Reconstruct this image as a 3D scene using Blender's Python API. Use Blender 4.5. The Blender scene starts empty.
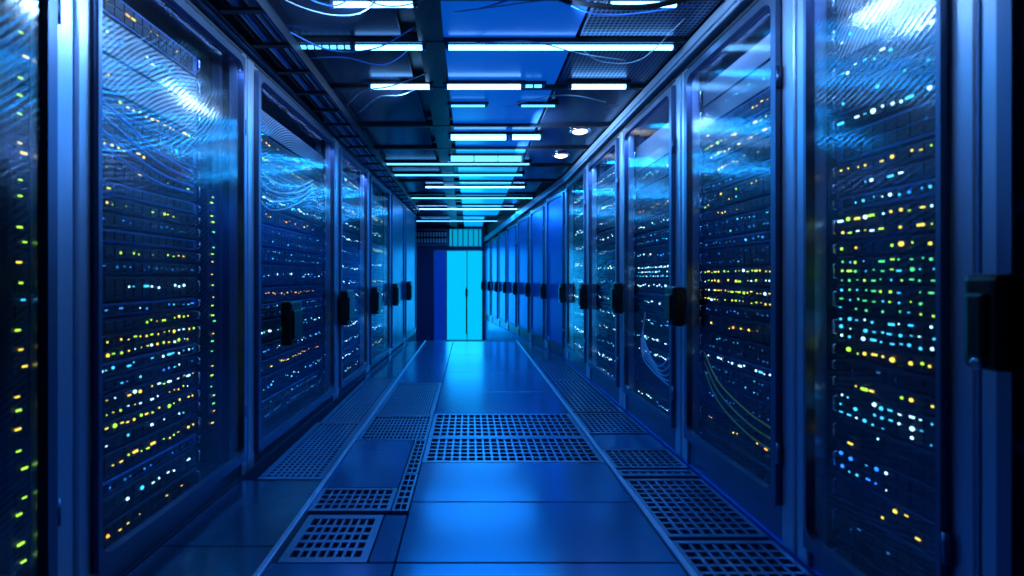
import bpy, bmesh, math, random
from mathutils import Vector, Matrix
random.seed(11)
D = bpy.data
SC = bpy.context.scene
COL = SC.collection
F = 450.0                       # focal length in pixels of the 1024 px wide frame
EYE = 1.025                     # eye height above the raised floor
CEIL = 2.30
RIGHT, LEFT0 = 1.20, 1.20

# ------------------------------------------------------------------ camera, world, light, exposure
cam_d = D.cameras.new('camera')
cam = D.objects.new('camera', cam_d)
COL.objects.link(cam)
cam.location = (0, 0, EYE)
cam.rotation_euler = (math.pi / 2, 0, 0)
cam_d.sensor_width = 36
cam_d.lens = 36 * F / 1024
cam_d.shift_x = 42 / 1024
cam_d.shift_y = -10 / 1024
cam_d.clip_start = 0.02
cam_d.dof.use_dof = True
cam_d.dof.focus_distance = 3.6
cam_d.dof.aperture_fstop = 1.7
SC.camera = cam

world = D.worlds.new('world')
SC.world = world
world.use_nodes = True
world.node_tree.nodes['Background'].inputs[0].default_value = (0.004, 0.02, 0.09, 1)
world.node_tree.nodes['Background'].inputs[1].default_value = 0.35

SC.view_settings.view_transform = 'Standard'
SC.view_settings.look = 'None'
SC.view_settings.gamma = 1
SC.view_settings.use_curve_mapping = False
SC.view_settings.exposure = 0.2


def area_lamp(name, loc, size, size_y, power, color, rot=(0, 0, 0), spread=math.pi):
    l = D.lights.new(name, 'AREA')
    l.shape = 'RECTANGLE'
    l.size, l.size_y = size, size_y
    l.energy = power
    l.color = color
    l.spread = spread
    o = D.objects.new(name, l)
    o.location = loc
    o.rotation_euler = rot
    COL.objects.link(o)
    return o


BLUE = (0.010, 0.33, 0.95)
CYAN = (0.01, 0.40, 1.0)
# ceiling fixtures wash the aisle in blue; the far end is brighter and more cyan
for yy, pw, cc in ((2.2, 2.5, BLUE), (2.65, 5, BLUE), (3.57, 12, BLUE), (4.7, 20, (0.01, 0.36, 1.0)), (6.3, 24, BLUE), (8.2, 24, BLUE)):
    area_lamp('ceiling_lamp', (0.15, yy, CEIL - 0.07), 1.5, 0.06, pw, cc)
area_lamp('doorway_lamp', (-0.12, 11.0, 0.75), 0.9, 2.0, 9, CYAN, (math.pi / 2, 0, math.pi), 2.4)
# the near tubes shed a little white light on the cabinet tops beside their ends
for xx, yy, pw in ((0.45, 2.0, 3.6), (0.5, 1.3, 2.2), (-0.45, 2.0, 4.6), (-0.5, 1.3, 1.8), (-0.4, 3.0, 3.4), (0.45, 3.62, 5.5), (0.4, 4.4, 5.5)):
    area_lamp('tube_end_lamp', (xx, yy, CEIL - 0.075), 0.04, 0.30, pw, (0.36, 0.64, 1.0), (0, -1.5 if xx > 0 else 1.5, 0), 2.2)


# ------------------------------------------------------------------ materials
def mat(name):
    m = D.materials.new(name)
    m.use_nodes = True
    nt = m.node_tree
    return m, nt, nt.nodes['Principled BSDF']


def principled(name, base, metallic=0.0, rough=0.5, noise=None, bump=0.0, scale=(1, 1, 1), emis=None, es=0.0, spec=0.5):
    m, nt, p = mat(name)
    p.inputs['Base Color'].default_value = (*base, 1)
    p.inputs['Metallic'].default_value = metallic
    p.inputs['Roughness'].default_value = rough
    p.inputs['Specular IOR Level'].default_value = spec
    if noise:
        tc = nt.nodes.new('ShaderNodeTexCoord')
        mp = nt.nodes.new('ShaderNodeMapping')
        mp.inputs['Scale'].default_value = scale
        nz = nt.nodes.new('ShaderNodeTexNoise')
        nz.inputs['Scale'].default_value = noise
        nz.inputs['Detail'].default_value = 1.0
        nt.links.new(tc.outputs['Object'], mp.inputs[0])
        nt.links.new(mp.outputs[0], nz.inputs['Vector'])
        mr = nt.nodes.new('ShaderNodeMapRange')
        mr.inputs['To Min'].default_value = max(0.02, rough - 0.07)
        mr.inputs['To Max'].default_value = min(1, rough + 0.07)
        nt.links.new(nz.outputs[0], mr.inputs[0])
        nt.links.new(mr.outputs[0], p.inputs['Roughness'])
        if bump:
            b = nt.nodes.new('ShaderNodeBump')
            b.inputs['Strength'].default_value = bump
            b.inputs['Distance'].default_value = 0.004
            nt.links.new(nz.outputs[0], b.inputs['Height'])
            nt.links.new(b.outputs[0], p.inputs['Normal'])
    if emis:
        p.inputs['Emission Color'].default_value = (*emis, 1)
        p.inputs['Emission Strength'].default_value = es
    return m


def emitter(name, color, strength, sampled=True):
    m, nt, p = mat(name)
    p.inputs['Base Color'].default_value = (0.05, 0.05, 0.05, 1)
    p.inputs['Emission Color'].default_value = (*color, 1)
    p.inputs['Emission Strength'].default_value = strength
    if not sampled:
        m.cycles.emission_sampling = 'NONE'
    return m


def glass_door_material():
    """tinted cabinet door glass, laminated with a fine wire mesh whose waves show as faint rings"""
    m = D.materials.new('door_glass')
    m.use_nodes = True
    nt = m.node_tree
    nt.nodes.clear()
    out = nt.nodes.new('ShaderNodeOutputMaterial')
    tr = nt.nodes.new('ShaderNodeBsdfTransparent')
    tr.inputs[0].default_value = (0.93, 0.96, 1.0, 1)
    gl = nt.nodes.new('ShaderNodeBsdfGlossy')
    gl.inputs['Color'].default_value = (0.85, 0.92, 1, 1)
    gl.inputs['Roughness'].default_value = 0.12
    tc = nt.nodes.new('ShaderNodeTexCoord')
    mp = nt.nodes.new('ShaderNodeMapping')
    mp.inputs['Location'].default_value = (0.1, 0.2, -2.35)
    wv = nt.nodes.new('ShaderNodeTexWave')
    wv.wave_type = 'RINGS'
    wv.rings_direction = 'Y'
    wv.inputs['Scale'].default_value = 17
    wv.inputs['Distortion'].default_value = 3.0
    wv.inputs['Detail'].default_value = 1
    wv.inputs['Detail Scale'].default_value = 0.35
    nt.links.new(tc.outputs['Object'], mp.inputs[0])
    nt.links.new(mp.outputs[0], wv.inputs['Vector'])
    bp = nt.nodes.new('ShaderNodeBump')
    bp.inputs['Strength'].default_value = 0.05
    bp.inputs['Distance'].default_value = 0.01
    nt.links.new(wv.outputs['Fac'], bp.inputs['Height'])
    nt.links.new(bp.outputs[0], gl.inputs['Normal'])
    fr = nt.nodes.new('ShaderNodeFresnel')
    fr.inputs['IOR'].default_value = 1.45
    mr = nt.nodes.new('ShaderNodeMapRange')
    mr.inputs['To Min'].default_value = 0.012
    mr.inputs['To Max'].default_value = 0.055
    nt.links.new(wv.outputs['Fac'], mr.inputs[0])
    ad = nt.nodes.new('ShaderNodeMath')
    ad.operation = 'ADD'
    ad.use_clamp = True
    hf = nt.nodes.new('ShaderNodeMath')
    hf.operation = 'MULTIPLY'
    hf.inputs[1].default_value = 0.12
    nt.links.new(fr.outputs[0], hf.inputs[0])
    nt.links.new(hf.outputs[0], ad.inputs[0])
    nt.links.new(mr.outputs[0], ad.inputs[1])
    mx = nt.nodes.new('ShaderNodeMixShader')
    nt.links.new(ad.outputs[0], mx.inputs[0])
    nt.links.new(tr.outputs[0], mx.inputs[1])
    nt.links.new(gl.outputs[0], mx.inputs[2])
    nt.links.new(mx.outputs[0], out.inputs[0])
    return m


def perforated(name, base, hole, scale, metallic=0.8, rough=0.35, emis=None, es=0.0):
    """sheet metal with a procedural pattern of dark round holes"""
    m, nt, p = mat(name)
    p.inputs['Metallic'].default_value = metallic
    p.inputs['Roughness'].default_value = rough
    tc = nt.nodes.new('ShaderNodeTexCoord')
    vo = nt.nodes.new('ShaderNodeTexVoronoi')
    vo.inputs['Scale'].default_value = scale
    vo.inputs['Randomness'].default_value = 0.0
    nt.links.new(tc.outputs['Object'], vo.inputs['Vector'])
    cr = nt.nodes.new('ShaderNodeValToRGB')
    cr.color_ramp.elements[0].position = 0.40
    cr.color_ramp.elements[0].color = (*hole, 1)
    cr.color_ramp.elements[1].position = 0.46
    cr.color_ramp.elements[1].color = (*base, 1)
    nt.links.new(vo.outputs['Distance'], cr.inputs[0])
    nt.links.new(cr.outputs[0], p.inputs['Base Color'])
    return m


def woven(name):
    """woven wire mesh whose two layers beat into fine curved bands"""
    m, nt, p = mat(name)
    p.inputs['Metallic'].default_value = 0.6
    p.inputs['Roughness'].default_value = 0.4
    tc = nt.nodes.new('ShaderNodeTexCoord')
    mp = nt.nodes.new('ShaderNodeMapping')
    mp.inputs['Location'].default_value = (-0.75, 0, 0.45)
    wv = nt.nodes.new('ShaderNodeTexWave')
    wv.wave_type = 'RINGS'
    wv.rings_direction = 'Y'
    wv.inputs['Scale'].default_value = 20
    wv.inputs['Distortion'].default_value = 1.6
    wv.inputs['Detail Scale'].default_value = 0.5
    cr = nt.nodes.new('ShaderNodeValToRGB')
    cr.color_ramp.elements[0].position = 0.25
    cr.color_ramp.elements[0].color = (0.035, 0.045, 0.06, 1)
    cr.color_ramp.elements[1].position = 0.8
    cr.color_ramp.elements[1].color = (0.34, 0.36, 0.40, 1)
    nt.links.new(tc.outputs['Object'], mp.inputs[0])
    nt.links.new(mp.outputs[0], wv.inputs['Vector'])
    nt.links.new(wv.outputs['Fac'], cr.inputs[0])
    nt.links.new(cr.outputs[0], p.inputs['Base Color'])
    return m


M = {
    'steel': principled('brushed_steel', (0.40, 0.52, 0.72), 0.72, 0.33, 6, 0.05, (6, 6, 0.5)),
    'bright_beam': principled('pale_beam_metal', (0.42, 0.58, 0.80), 0.35, 0.35, 6, 0.05, (6, 0.5, 6)),
    'frame': principled('door_frame_steel', (0.11, 0.17, 0.30), 0.85, 0.36, 8, 0.03, (5, 5, 0.6)),
    'shell': principled('cabinet_shell', (0.03, 0.045, 0.08), 0.3, 0.5, 5),
    'inner': principled('cabinet_inside', (0.012, 0.018, 0.035), 0.2, 0.6, 5),
    'glass': glass_door_material(),
    'blue_sheen': principled('blue_sheen_door', (0.04, 0.25, 0.85), 0.75, 0.32, 4, 0.03, (1, 1, 0.4)),  # blue reflection on the far doors, put into the base colour
    'satin_dark': principled('satin_navy_door', (0.015, 0.05, 0.20), 0.7, 0.33, 4, 0.03, (1, 1, 0.4)),
    'black': principled('black_plastic', (0.004, 0.004, 0.006), 0.0, 0.38, 40, 0.05),
    'chrome': principled('chrome', (0.6, 0.7, 0.85), 1.0, 0.2),
    'server_dark': principled('server_dark_metal', (0.02, 0.035, 0.075), 0.6, 0.42, 12),
    'server_blue': principled('server_blue_metal', (0.06, 0.13, 0.36), 0.7, 0.38, 12),
    'server_mesh': woven('server_woven_mesh_face'),
    'slot': principled('server_slot', (0.006, 0.009, 0.02), 0.3, 0.5, 20),
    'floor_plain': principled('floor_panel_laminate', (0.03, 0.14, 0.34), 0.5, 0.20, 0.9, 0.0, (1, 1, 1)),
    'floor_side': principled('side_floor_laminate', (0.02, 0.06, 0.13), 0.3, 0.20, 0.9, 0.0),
    'grate': principled('floor_grate_steel', (0.16, 0.26, 0.44), 0.8, 0.32, 10),
    'pan': principled('floor_void', (0.004, 0.007, 0.015), 0.0, 0.8, 3),
    'concrete': principled('dark_concrete', (0.012, 0.025, 0.08), 0.0, 0.6, 6, 0.1),
    'wall': principled('painted_wall', (0.015, 0.035, 0.16), 0.0, 0.5, 5, 0.03),
    'ceiling': principled('ceiling_dark', (0.02, 0.035, 0.07), 0.2, 0.35, 5),
    'panel_dark': principled('ceiling_panel_dark', (0.03, 0.06, 0.13), 0.6, 0.24, 5, 0.05),
    'panel_mesh': perforated('ceiling_panel_perforated', (0.16, 0.26, 0.45), (0.01, 0.02, 0.05), 42, 0.7, 0.3),
    'panel_glow': principled('ceiling_panel_blue_glow', (0.04, 0.14, 0.45), 0.1, 0.22, 6, 0.04, (1, 1, 1), (0.0, 0.13, 0.8), 0.40),  # blue light wash along the ceiling, put into the panels as emission
    'panel_cyan': principled('ceiling_panel_cyan_glow', (0.04, 0.25, 0.5), 0.1, 0.22, 6, 0.04, (1, 1, 1), (0.0, 0.36, 0.9), 0.75),  # the wash turning cyan towards the far end, also put in as emission
    'beam': principled('ceiling_beam_steel', (0.012, 0.02, 0.04), 0.3, 0.45, 6),
    'tube': emitter('tube_light', (0.16, 0.50, 1.0), 7.0),
    'tube_soft': emitter('slim_tube_light', (0.08, 0.45, 1.0), 2.6),
    'bulb': emitter('warm_bulb', (1.0, 0.85, 0.7), 3.0),
    'door_cyan': emitter('lit_frosted_glass', (0.0, 0.57, 1.0), 0.85),
    'transom': emitter('transom_glow_panel', (0.0, 0.50, 0.85), 0.65),  # cyan wash above the door, put in as an added glowing panel
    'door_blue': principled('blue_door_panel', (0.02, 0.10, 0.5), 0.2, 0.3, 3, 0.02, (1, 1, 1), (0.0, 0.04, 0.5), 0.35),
    'cable_blue': principled('blue_cable_jacket', (0.04, 0.20, 0.75), 0.0, 0.35, 30),
    'cable_grey': principled('pale_cable_jacket', (0.35, 0.50, 0.70), 0.0, 0.35, 30),
    'cable_black': principled('black_cable_jacket', (0.01, 0.013, 0.02), 0.0, 0.4, 30),
    'cable_yellow': principled('yellow_cable_jacket', (0.75, 0.55, 0.06), 0.0, 0.4, 30),
}
LED = {
    'yellow': emitter('yellow_led', (1.0, 0.74, 0.07), 1.7, False),
    'amber': emitter('amber_led', (1.0, 0.42, 0.05), 2.0, False),
    'green': emitter('green_led', (0.10, 0.85, 0.28), 1.5, False),
    'lime': emitter('lime_led', (0.45, 0.95, 0.05), 1.8, False),
    'white': emitter('white_led', (0.45, 0.85, 1.0), 3.0, False),
    'cyan': emitter('cyan_led', (0.05, 0.60, 1.0), 1.8, False),
    'blue': emitter('blue_led', (0.02, 0.22, 1.0), 2.2, False),
    'dim': emitter('dim_blue_led', (0.03, 0.35, 1.0), 0.55, False),
}


# ------------------------------------------------------------------ mesh helpers
class MB:
    def __init__(self):
        self.bm = bmesh.new()

    def box(self, x0, x1, y0, y1, z0, z1, bevel=0.0, seg=1):
        r = bmesh.ops.create_cube(self.bm, size=1.0)
        vs = r['verts']
        for v in vs:
            v.co = Vector(((x0 + x1) / 2 + v.co.x * (x1 - x0), (y0 + y1) / 2 + v.co.y * (y1 - y0), (z0 + z1) / 2 + v.co.z * (z1 - z0)))
        if bevel:
            es = list({e for v in vs for e in v.link_edges})
            bmesh.ops.bevel(self.bm, geom=es, offset=bevel, segments=seg, affect='EDGES', profile=0.5)
        return self

    def tube(self, pts, r, n=8, caps=True):
        rings = []
        pts = [Vector(p) for p in pts]
        up = None
        for i, p in enumerate(pts):
            t = (pts[min(i + 1, len(pts) - 1)] - pts[max(i - 1, 0)]).normalized()
            if up is None:
                up = t.orthogonal().normalized()
            a = (up - t * up.dot(t))
            a = a.normalized() if a.length > 1e-6 else t.orthogonal().normalized()
            up = a
            b = t.cross(a)
            rings.append([self.bm.verts.new(p + (a * math.cos(k * 2 * math.pi / n) + b * math.sin(k * 2 * math.pi / n)) * r) for k in range(n)])
        for i in range(len(rings) - 1):
            for k in range(n):
                self.bm.faces.new((rings[i][k], rings[i][(k + 1) % n], rings[i + 1][(k + 1) % n], rings[i + 1][k])).smooth = True
        if caps:
            self.bm.faces.new(rings[0][::-1])
            self.bm.faces.new(rings[-1])
        return self

    def lathe(self, prof, n=16, axis='z', c=(0, 0, 0)):
        rings = []
        for (r, h) in prof:
            ring = []
            for k in range(n):
                a = 2 * math.pi * k / n
                q = {'z': (r * math.cos(a), r * math.sin(a), h), 'y': (r * math.cos(a), h, r * math.sin(a))}[axis]
                ring.append(self.bm.verts.new(Vector(q) + Vector(c)))
            rings.append(ring)
        for i in range(len(rings) - 1):
            for k in range(n):
                self.bm.faces.new((rings[i][k], rings[i][(k + 1) % n], rings[i + 1][(k + 1) % n], rings[i + 1][k])).smooth = True
        self.bm.faces.new(rings[0][::-1])
        self.bm.faces.new(rings[-1])
        return self

    def quad_prism(self, quad, h0, h1):
        """a prism on an (x, y) outline between two heights"""
        lo = [self.bm.verts.new((x, y, h0)) for x, y in quad]
        hi = [self.bm.verts.new((x, y, h1)) for x, y in quad]
        n = len(quad)
        self.bm.faces.new(lo[::-1])
        self.bm.faces.new(hi)
        for k in range(n):
            self.bm.faces.new((lo[k], lo[(k + 1) % n], hi[(k + 1) % n], hi[k]))
        return self

    def window_frame(self, x0, x1, z0, z1, b, rad, y0, y1, seg=6):
        """door frame in the xz plane: rectangular outside, rounded opening with border b = (left, right, bottom, top)"""
        ix0, ix1, iz0, iz1 = x0 + b[0], x1 - b[1], z0 + b[2], z1 - b[3]
        inner, outer = [], []
        for cx, cz, a0, ox, oz in ((ix1 - rad, iz1 - rad, 0, x1, z1), (ix0 + rad, iz1 - rad, 90, x0, z1), (ix0 + rad, iz0 + rad, 180, x0, z0), (ix1 - rad, iz0 + rad, 270, x1, z0)):
            for k in range(seg + 1):
                a = math.radians(a0 + 90 * k / seg)
                px, pz = cx + rad * math.cos(a), cz + rad * math.sin(a)
                inner.append((px, pz))
                t = k / seg
                if a0 in (0, 180):
                    q = (ox, pz) if t < 0.5 else ((ox, oz) if abs(t - 0.5) < 0.01 else (px, oz))
                else:
                    q = (px, oz) if t < 0.5 else ((ox, oz) if abs(t - 0.5) < 0.01 else (ox, pz))
                outer.append(q)
        n = len(inner)
        L = [[self.bm.verts.new((p[0], y, p[1])) for p in ps] for ps, y in ((inner, y0), (outer, y0), (inner, y1), (outer, y1))]
        for k in range(n):
            j = (k + 1) % n
            for a, b2 in ((0, 1), (1, 3), (3, 2), (2, 0)):
                try:
                    self.bm.faces.new((L[a][k], L[a][j], L[b2][j], L[b2][k]))
                except ValueError:
                    pass
        return self

    def build(self, name, material, parent=None):
        bmesh.ops.recalc_face_normals(self.bm, faces=self.bm.faces)
        me = D.meshes.new(name)
        self.bm.to_mesh(me)
        self.bm.free()
        me.materials.append(material)
        o = D.objects.new(name, me)
        COL.objects.link(o)
        if parent:
            o.parent = parent
        return o


def empty(name, loc, rz=0.0):
    o = D.objects.new(name, None)
    o.empty_display_size = 0.1
    o.location = loc
    o.rotation_euler = (0, 0, rz)
    COL.objects.link(o)
    return o


def tag(o, label, cat, group=None):
    o['label'] = label
    o['category'] = cat
    if group:
        o['group'] = group
    return o


def structure(o):
    o['kind'] = 'structure'
    return o


def link_mesh(name, me, parent, loc=(0, 0, 0)):
    o = D.objects.new(name, me)
    o.location = loc
    COL.objects.link(o)
    o.parent = parent
    return o


ORD = ['topmost', 'second', 'third', 'fourth', 'fifth', 'sixth', 'seventh', 'eighth', 'ninth', 'tenth', 'eleventh', 'twelfth', 'thirteenth', 'fourteenth',
       'fifteenth', 'sixteenth', 'seventeenth', 'eighteenth', 'nineteenth', 'twentieth', 'twenty-first', 'twenty-second', 'twenty-third', 'twenty-fourth',
       'twenty-fifth', 'twenty-sixth', 'twenty-seventh', 'twenty-eighth']
NTH = ['first'] + ORD[1:]

# ------------------------------------------------------------------ the setting
FLOOR_END = 7.32                # the raised walkway stops here, with steps down to the door
LOW = -0.55
BACK = 11.25
TURN = 5.6                      # from here the right-hand row angles inward
RX_END = 0.36


def left_x(y):                  # front plane of the left-hand row (leans in a little with distance)
    return -(1.2 - 0.0288 * (y - 1.37))


def right_x(y):
    return RIGHT if y <= TURN else RIGHT - (RIGHT - RX_END) * (y - TURN) / (BACK - TURN)


b = MB()
b.box(-3.0, 3.0, -1.5, FLOOR_END, -0.30, -0.22)
structure(b.build('floor', M['pan']))
b = MB()
b.box(-3.0, 3.0, FLOOR_END, BACK + 0.6, LOW - 0.1, LOW)
structure(b.build('floor_lower', M['floor_side']))
b = MB()
b.box(-0.78, 0.80, FLOOR_END - 0.04, FLOOR_END, LOW, -0.045)
structure(b.build('trim_1', M['concrete']))
# plinths that carry both rows at the walkway's level past its end, and the ledges under the rows before it
b = MB()
b.quad_prism([(left_x(-1.5), -1.5), (left_x(FLOOR_END), FLOOR_END), (left_x(8.35), 8.35), (-1.42, BACK), (-3, BACK), (-3, -1.5)], LOW, 0.0)
structure(b.build('trim_2', M['concrete']))
b = MB()
b.quad_prism([(RIGHT, -1.5), (3, -1.5), (3, BACK), (RX_END, BACK), (RIGHT, TURN)], LOW, 0.0)
structure(b.build('trim_3', M['blue_sheen']))
b = MB()
b.box(-3.0, 3.0, -1.5, BACK + 0.6, CEIL + 0.05, CEIL + 0.15)
structure(b.build('ceiling', M['ceiling']))
b = MB()
b.box(-3.1, -3.0, -1.5, BACK + 0.6, LOW, CEIL + 0.15)
structure(b.build('wall_left', M['wall']))
b = MB()
b.box(3.0, 3.1, -1.5, BACK + 0.6, LOW, CEIL + 0.15)
structure(b.build('wall_right', M['wall']))
b = MB()
b.box(-3.0, 3.0, -1.6, -1.5, -0.3, CEIL + 0.15)
structure(b.build('wall_front', M['wall']))
b = MB()                         # back wall with the doorway cut out
b.box(-3.0, -0.92, BACK, BACK + 0.12, LOW, CEIL + 0.05)
b.box(0.33, 3.0, BACK, BACK + 0.12, LOW, CEIL + 0.05)
b.box(-0.92, 0.33, BACK, BACK + 0.12, 1.73, CEIL + 0.05)
structure(b.build('wall_back', M['wall']))
b = MB()
b.quad_prism([(left_x(8.35) - 0.02, 8.35), (-1.42, BACK), (-1.9, BACK), (-1.9, 8.35)], 0.0, CEIL)
structure(b.build('wall_side', M['wall']))

# metal trims that edge the walkway
for sx, x, nm in ((-1, -0.73, 'trim_4'), (1, 0.765, 'trim_5')):
    b = MB()
    b.box(x - 0.012, x + 0.012, 0.0, FLOOR_END, -0.06, 0.014, 0.004)
    structure(b.build(nm, M['steel']))
b = MB()
b.box(-0.74, 0.775, FLOOR_END - 0.05, FLOOR_END + 0.01, -0.04, 0.004, 0.003)
structure(b.build('trim_6', M['frame']))

# the door at the end
door = empty('door', (0, BACK, LOW))
door.name = 'door_1'
structure(door)
b = MB()
b.box(-0.90, -0.59, 0.0, 0.05, 0.0, 2.26, 0.006)
b.build('side_panel', M['door_blue'], door)
for x0, x1 in ((-0.575, -0.085), (-0.065, 0.30)):
    b = MB()
    b.box(x0, x1, 0.01, 0.04, 0.03, 2.25, 0.004)
    leaf = b.build('door_leaf', M['door_cyan'], door)
b = MB()
for x0, x1, z0, z1 in ((-0.92, -0.895, 0, 2.28), (-0.592, -0.575, 0, 2.28), (0.30, 0.33, 0, 2.28), (-0.92, 0.33, 2.25, 2.28)):
    b.box(x0, x1, -0.02, 0.06, z0, z1)
b.build('door_frame', M['frame'], door)
b = MB()
b.tube([(-0.085, -0.005, 1.32), (-0.085, -0.06, 1.32), (-0.085, -0.07, 1.30), (-0.085, -0.07, 0.22), (-0.085, -0.06, 0.20), (-0.085, -0.005, 0.20)], 0.018)
b.box(-0.115, -0.055, -0.075, 0.0, 1.12, 1.30, 0.008)
b.build('door_handle', M['black'], door)

# ventilation grille above the door
gr = tag(empty('ventilation_grille', (-0.98, BACK, 1.84)), 'dark louvred ventilation grille high on the end wall, beside the added glowing transom', 'vent')
b = MB()
b.window_frame(-0.43, 0.43, 0.0, 0.40, (0.03, 0.03, 0.03, 0.03), 0.005, -0.05, 0.0)
b.build('frame', M['frame'], gr)
b = MB()
for r in range(2):
    for k in range(11):
        x = -0.366 + k * 0.0733
        b.box(x - 0.022, x + 0.022, -0.035, -0.015, 0.06 + r * 0.16, 0.17 + r * 0.16, 0.004)
b.build('louvre', M['steel'], gr)
b = MB()
b.box(-0.41, 0.41, -0.012, -0.002, 0.02, 0.38)
b.build('backing', M['pan'], gr)
tl = tag(empty('transom_glow', (-0.12, BACK, 1.80)), 'added slatted transom above the lit door, cyan wash put in as glow', 'transom glow')
b = MB()
b.window_frame(-0.41, 0.42, 0.0, 0.46, (0.02, 0.02, 0.02, 0.02), 0.005, -0.05, 0.0)
b.build('frame', M['frame'], tl)
b = MB()
b.box(-0.40, 0.41, -0.015, -0.002, 0.01, 0.45)
b.build('glow_panel', M['transom'], tl)
for k in range(6):
    b = MB()
    b.box(-0.33 + k * 0.13, -0.30 + k * 0.13, -0.045, -0.018, 0.02, 0.44, 0.003)
    b.build('slat', M['frame'], tl)


# ------------------------------------------------------------------ raised floor: plain panels and grates
def floor_panel(x0, x1, y0, y1, label, material='floor_plain'):
    g = 0.003
    b = MB()
    b.box(x0 + g, x1 - g, y0 + g, y1 - g, -0.04, 0.0, 0.002)
    o = b.build('floor_panel', M[material])
    b = MB()
    for px in (x0 + 0.05, x1 - 0.05):
        for py in (y0 + 0.05, y1 - 0.05):
            b.lathe([(0.035, -0.22), (0.035, -0.21), (0.014, -0.205), (0.014, -0.05), (0.03, -0.045), (0.03, -0.04)], 10, 'z', (px, py, 0))
    b.build('pedestal', M['frame'], o)
    return tag(o, label, 'floor panel', 'plain panels of the raised floor')


def floor_grate(x0, x1, y0, y1, nx, ny, label, rim=0.025, bar=0.32):
    g = 0.003
    root = empty('floor_grate', ((x0 + x1) / 2, (y0 + y1) / 2, 0))
    hx, hy = (x1 - x0) / 2 - g, (y1 - y0) / 2 - g
    b = MB()
    b.box(-hx, hx, -hy, -hy + rim, -0.04, 0.0)
    b.box(-hx, hx, hy - rim, hy, -0.04, 0.0)
    b.box(-hx, -hx + rim, -hy + rim, hy - rim, -0.04, 0.0)
    b.box(hx - rim, hx, -hy + rim, hy - rim, -0.04, 0.0)
    b.build('rim', M['grate'], root)
    w, h = 2 * (hx - rim), 2 * (hy - rim)
    b = MB()
    for k in range(1, nx):
        x = -hx + rim + w * k / nx
        t = w / nx * bar * 0.85 / 2
        b.box(x - t, x + t, -hy + rim, hy - rim, -0.03, -0.002)
    for k in range(1, ny):
        y = -hy + rim + h * k / ny
        t = h / ny * bar * 0.85 / 2
        b.box(-hx + rim, hx - rim, y - t, y + t, -0.03, -0.003)
    b.build('lattice', M['grate'], root)
    b = MB()
    b.box(-hx + rim, hx - rim, -hy + rim, hy - rim, -0.12, -0.11)
    b.build('damper_tray', M['pan'], root)
    return tag(root, label, 'floor grate', 'steel grates of the raised floor')


CB = -0.27                       # seam between the walkway's narrow and wide columns
XL, XR = -0.718, 0.752
# wide column, near to far
ws = 'wide blue walkway panel, '
floor_panel(CB, XR, 0.35, 1.18, ws + 'closest to the viewer below the frame')
floor_panel(CB, XR, 1.18, 1.62, ws + 'nearest one in view at the bottom edge')
floor_panel(CB, XR, 1.62, 2.06, ws + 'just below the one touching the large grate')
floor_panel(CB, XR, 2.06, 2.50, ws + 'touching the near side of the large grate')
floor_grate(CB, XR, 2.50, 2.90, 21, 6, 'large wide steel grate across the middle of the walkway, nearer of two')
floor_grate(CB, XR, 2.90, 3.40, 21, 6, 'wide steel grate just behind the large one across the walkway')
floor_panel(CB, XR, 3.40, 4.05, ws + 'shining cyan just behind the two grates')
floor_panel(CB, XR, 4.05, 4.9, ws + 'second behind the two grates')
floor_panel(CB, XR, 4.9, 6.0, ws + 'third behind the two grates')
floor_panel(CB, XR, 6.0, FLOOR_END - 0.055, ws + 'last before the drop at the far end')
# narrow column
ns = 'narrow walkway panel by the metal edge strip, '
floor_panel(XL, CB, 0.35, 1.18, ns + 'closest to the viewer below the frame')
floor_panel(XL, CB, 1.18, 1.62, ns + 'nearest one in view at the bottom edge')
floor_grate(XL + 0.02, CB - 0.10, 1.62, 1.95, 8, 5, 'small coarse grate nearest the viewer beside the metal edge strip', 0.03, 0.38)
floor_panel(CB - 0.10, CB, 1.62, 1.95, 'slim filler panel beside the nearest small coarse grate')
floor_grate(XL, CB - 0.08, 1.98, 2.20, 9, 4, 'small coarse grate second from the viewer beside the metal edge strip', 0.02, 0.36)
floor_grate(CB - 0.08, CB, 1.98, 2.36, 2, 6, 'slim open grate beside the second small coarse grate', 0.012, 0.3)
floor_panel(XL, CB - 0.08, 2.20, 2.85, ns + 'deep blue, beside the large wide grate')
floor_grate(CB - 0.08, CB, 2.36, 2.85, 2, 8, 'slim open grate touching the large wide grate', 0.012, 0.3)
floor_grate(XL, CB, 2.85, 3.35, 16, 8, 'fine grate in the narrow column beside the rearward wide grate', 0.02, 0.45)
floor_grate(XL, CB, 3.35, 4.4, 20, 22, 'long fine mesh grate in the narrow column, farthest from the viewer', 0.03, 0.5)
floor_panel(XL, CB, 4.4, 5.7, ns + 'behind the long mesh grate')
floor_panel(XL, CB, 5.7, FLOOR_END - 0.055, ns + 'last before the drop at the far end')
# right-hand strip
SX0, SX1 = 0.78, 1.185
gs = 'black-holed grate in the strip along the right-hand cabinets, '
rows = [(0.55, 1.02, 8, 9), (1.02, 1.42, 8, 8), (1.42, 1.76, 8, 7), (1.78, 2.30, 8, 11), (2.33, 2.41, 8, 2), (2.43, 2.70, 9, 6)]
for k, (a, c, nx, ny) in enumerate(rows):
    floor_grate(SX0, SX1, a, c, nx, ny, gs + ('closest, below the frame', 'nearest in view', 'second from the bottom edge', 'the longest one', 'the narrow slot', 'just before the plain plate')[k], 0.02, 0.36)
floor_panel(SX0, SX1, 2.70, 2.95, 'pale plain plate in the strip along the right-hand cabinets', 'floor_plain')
floor_grate(SX0, SX1, 2.97, 3.42, 10, 10, gs + 'just behind the plain plate', 0.02, 0.4)
floor_grate(SX0, SX1, 3.45, 4.5, 9, 20, gs + 'second behind the plain plate', 0.02, 0.4)
floor_grate(SX0, SX1, 4.5, 5.6, 9, 20, gs + 'farthest one', 0.02, 0.4)
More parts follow.
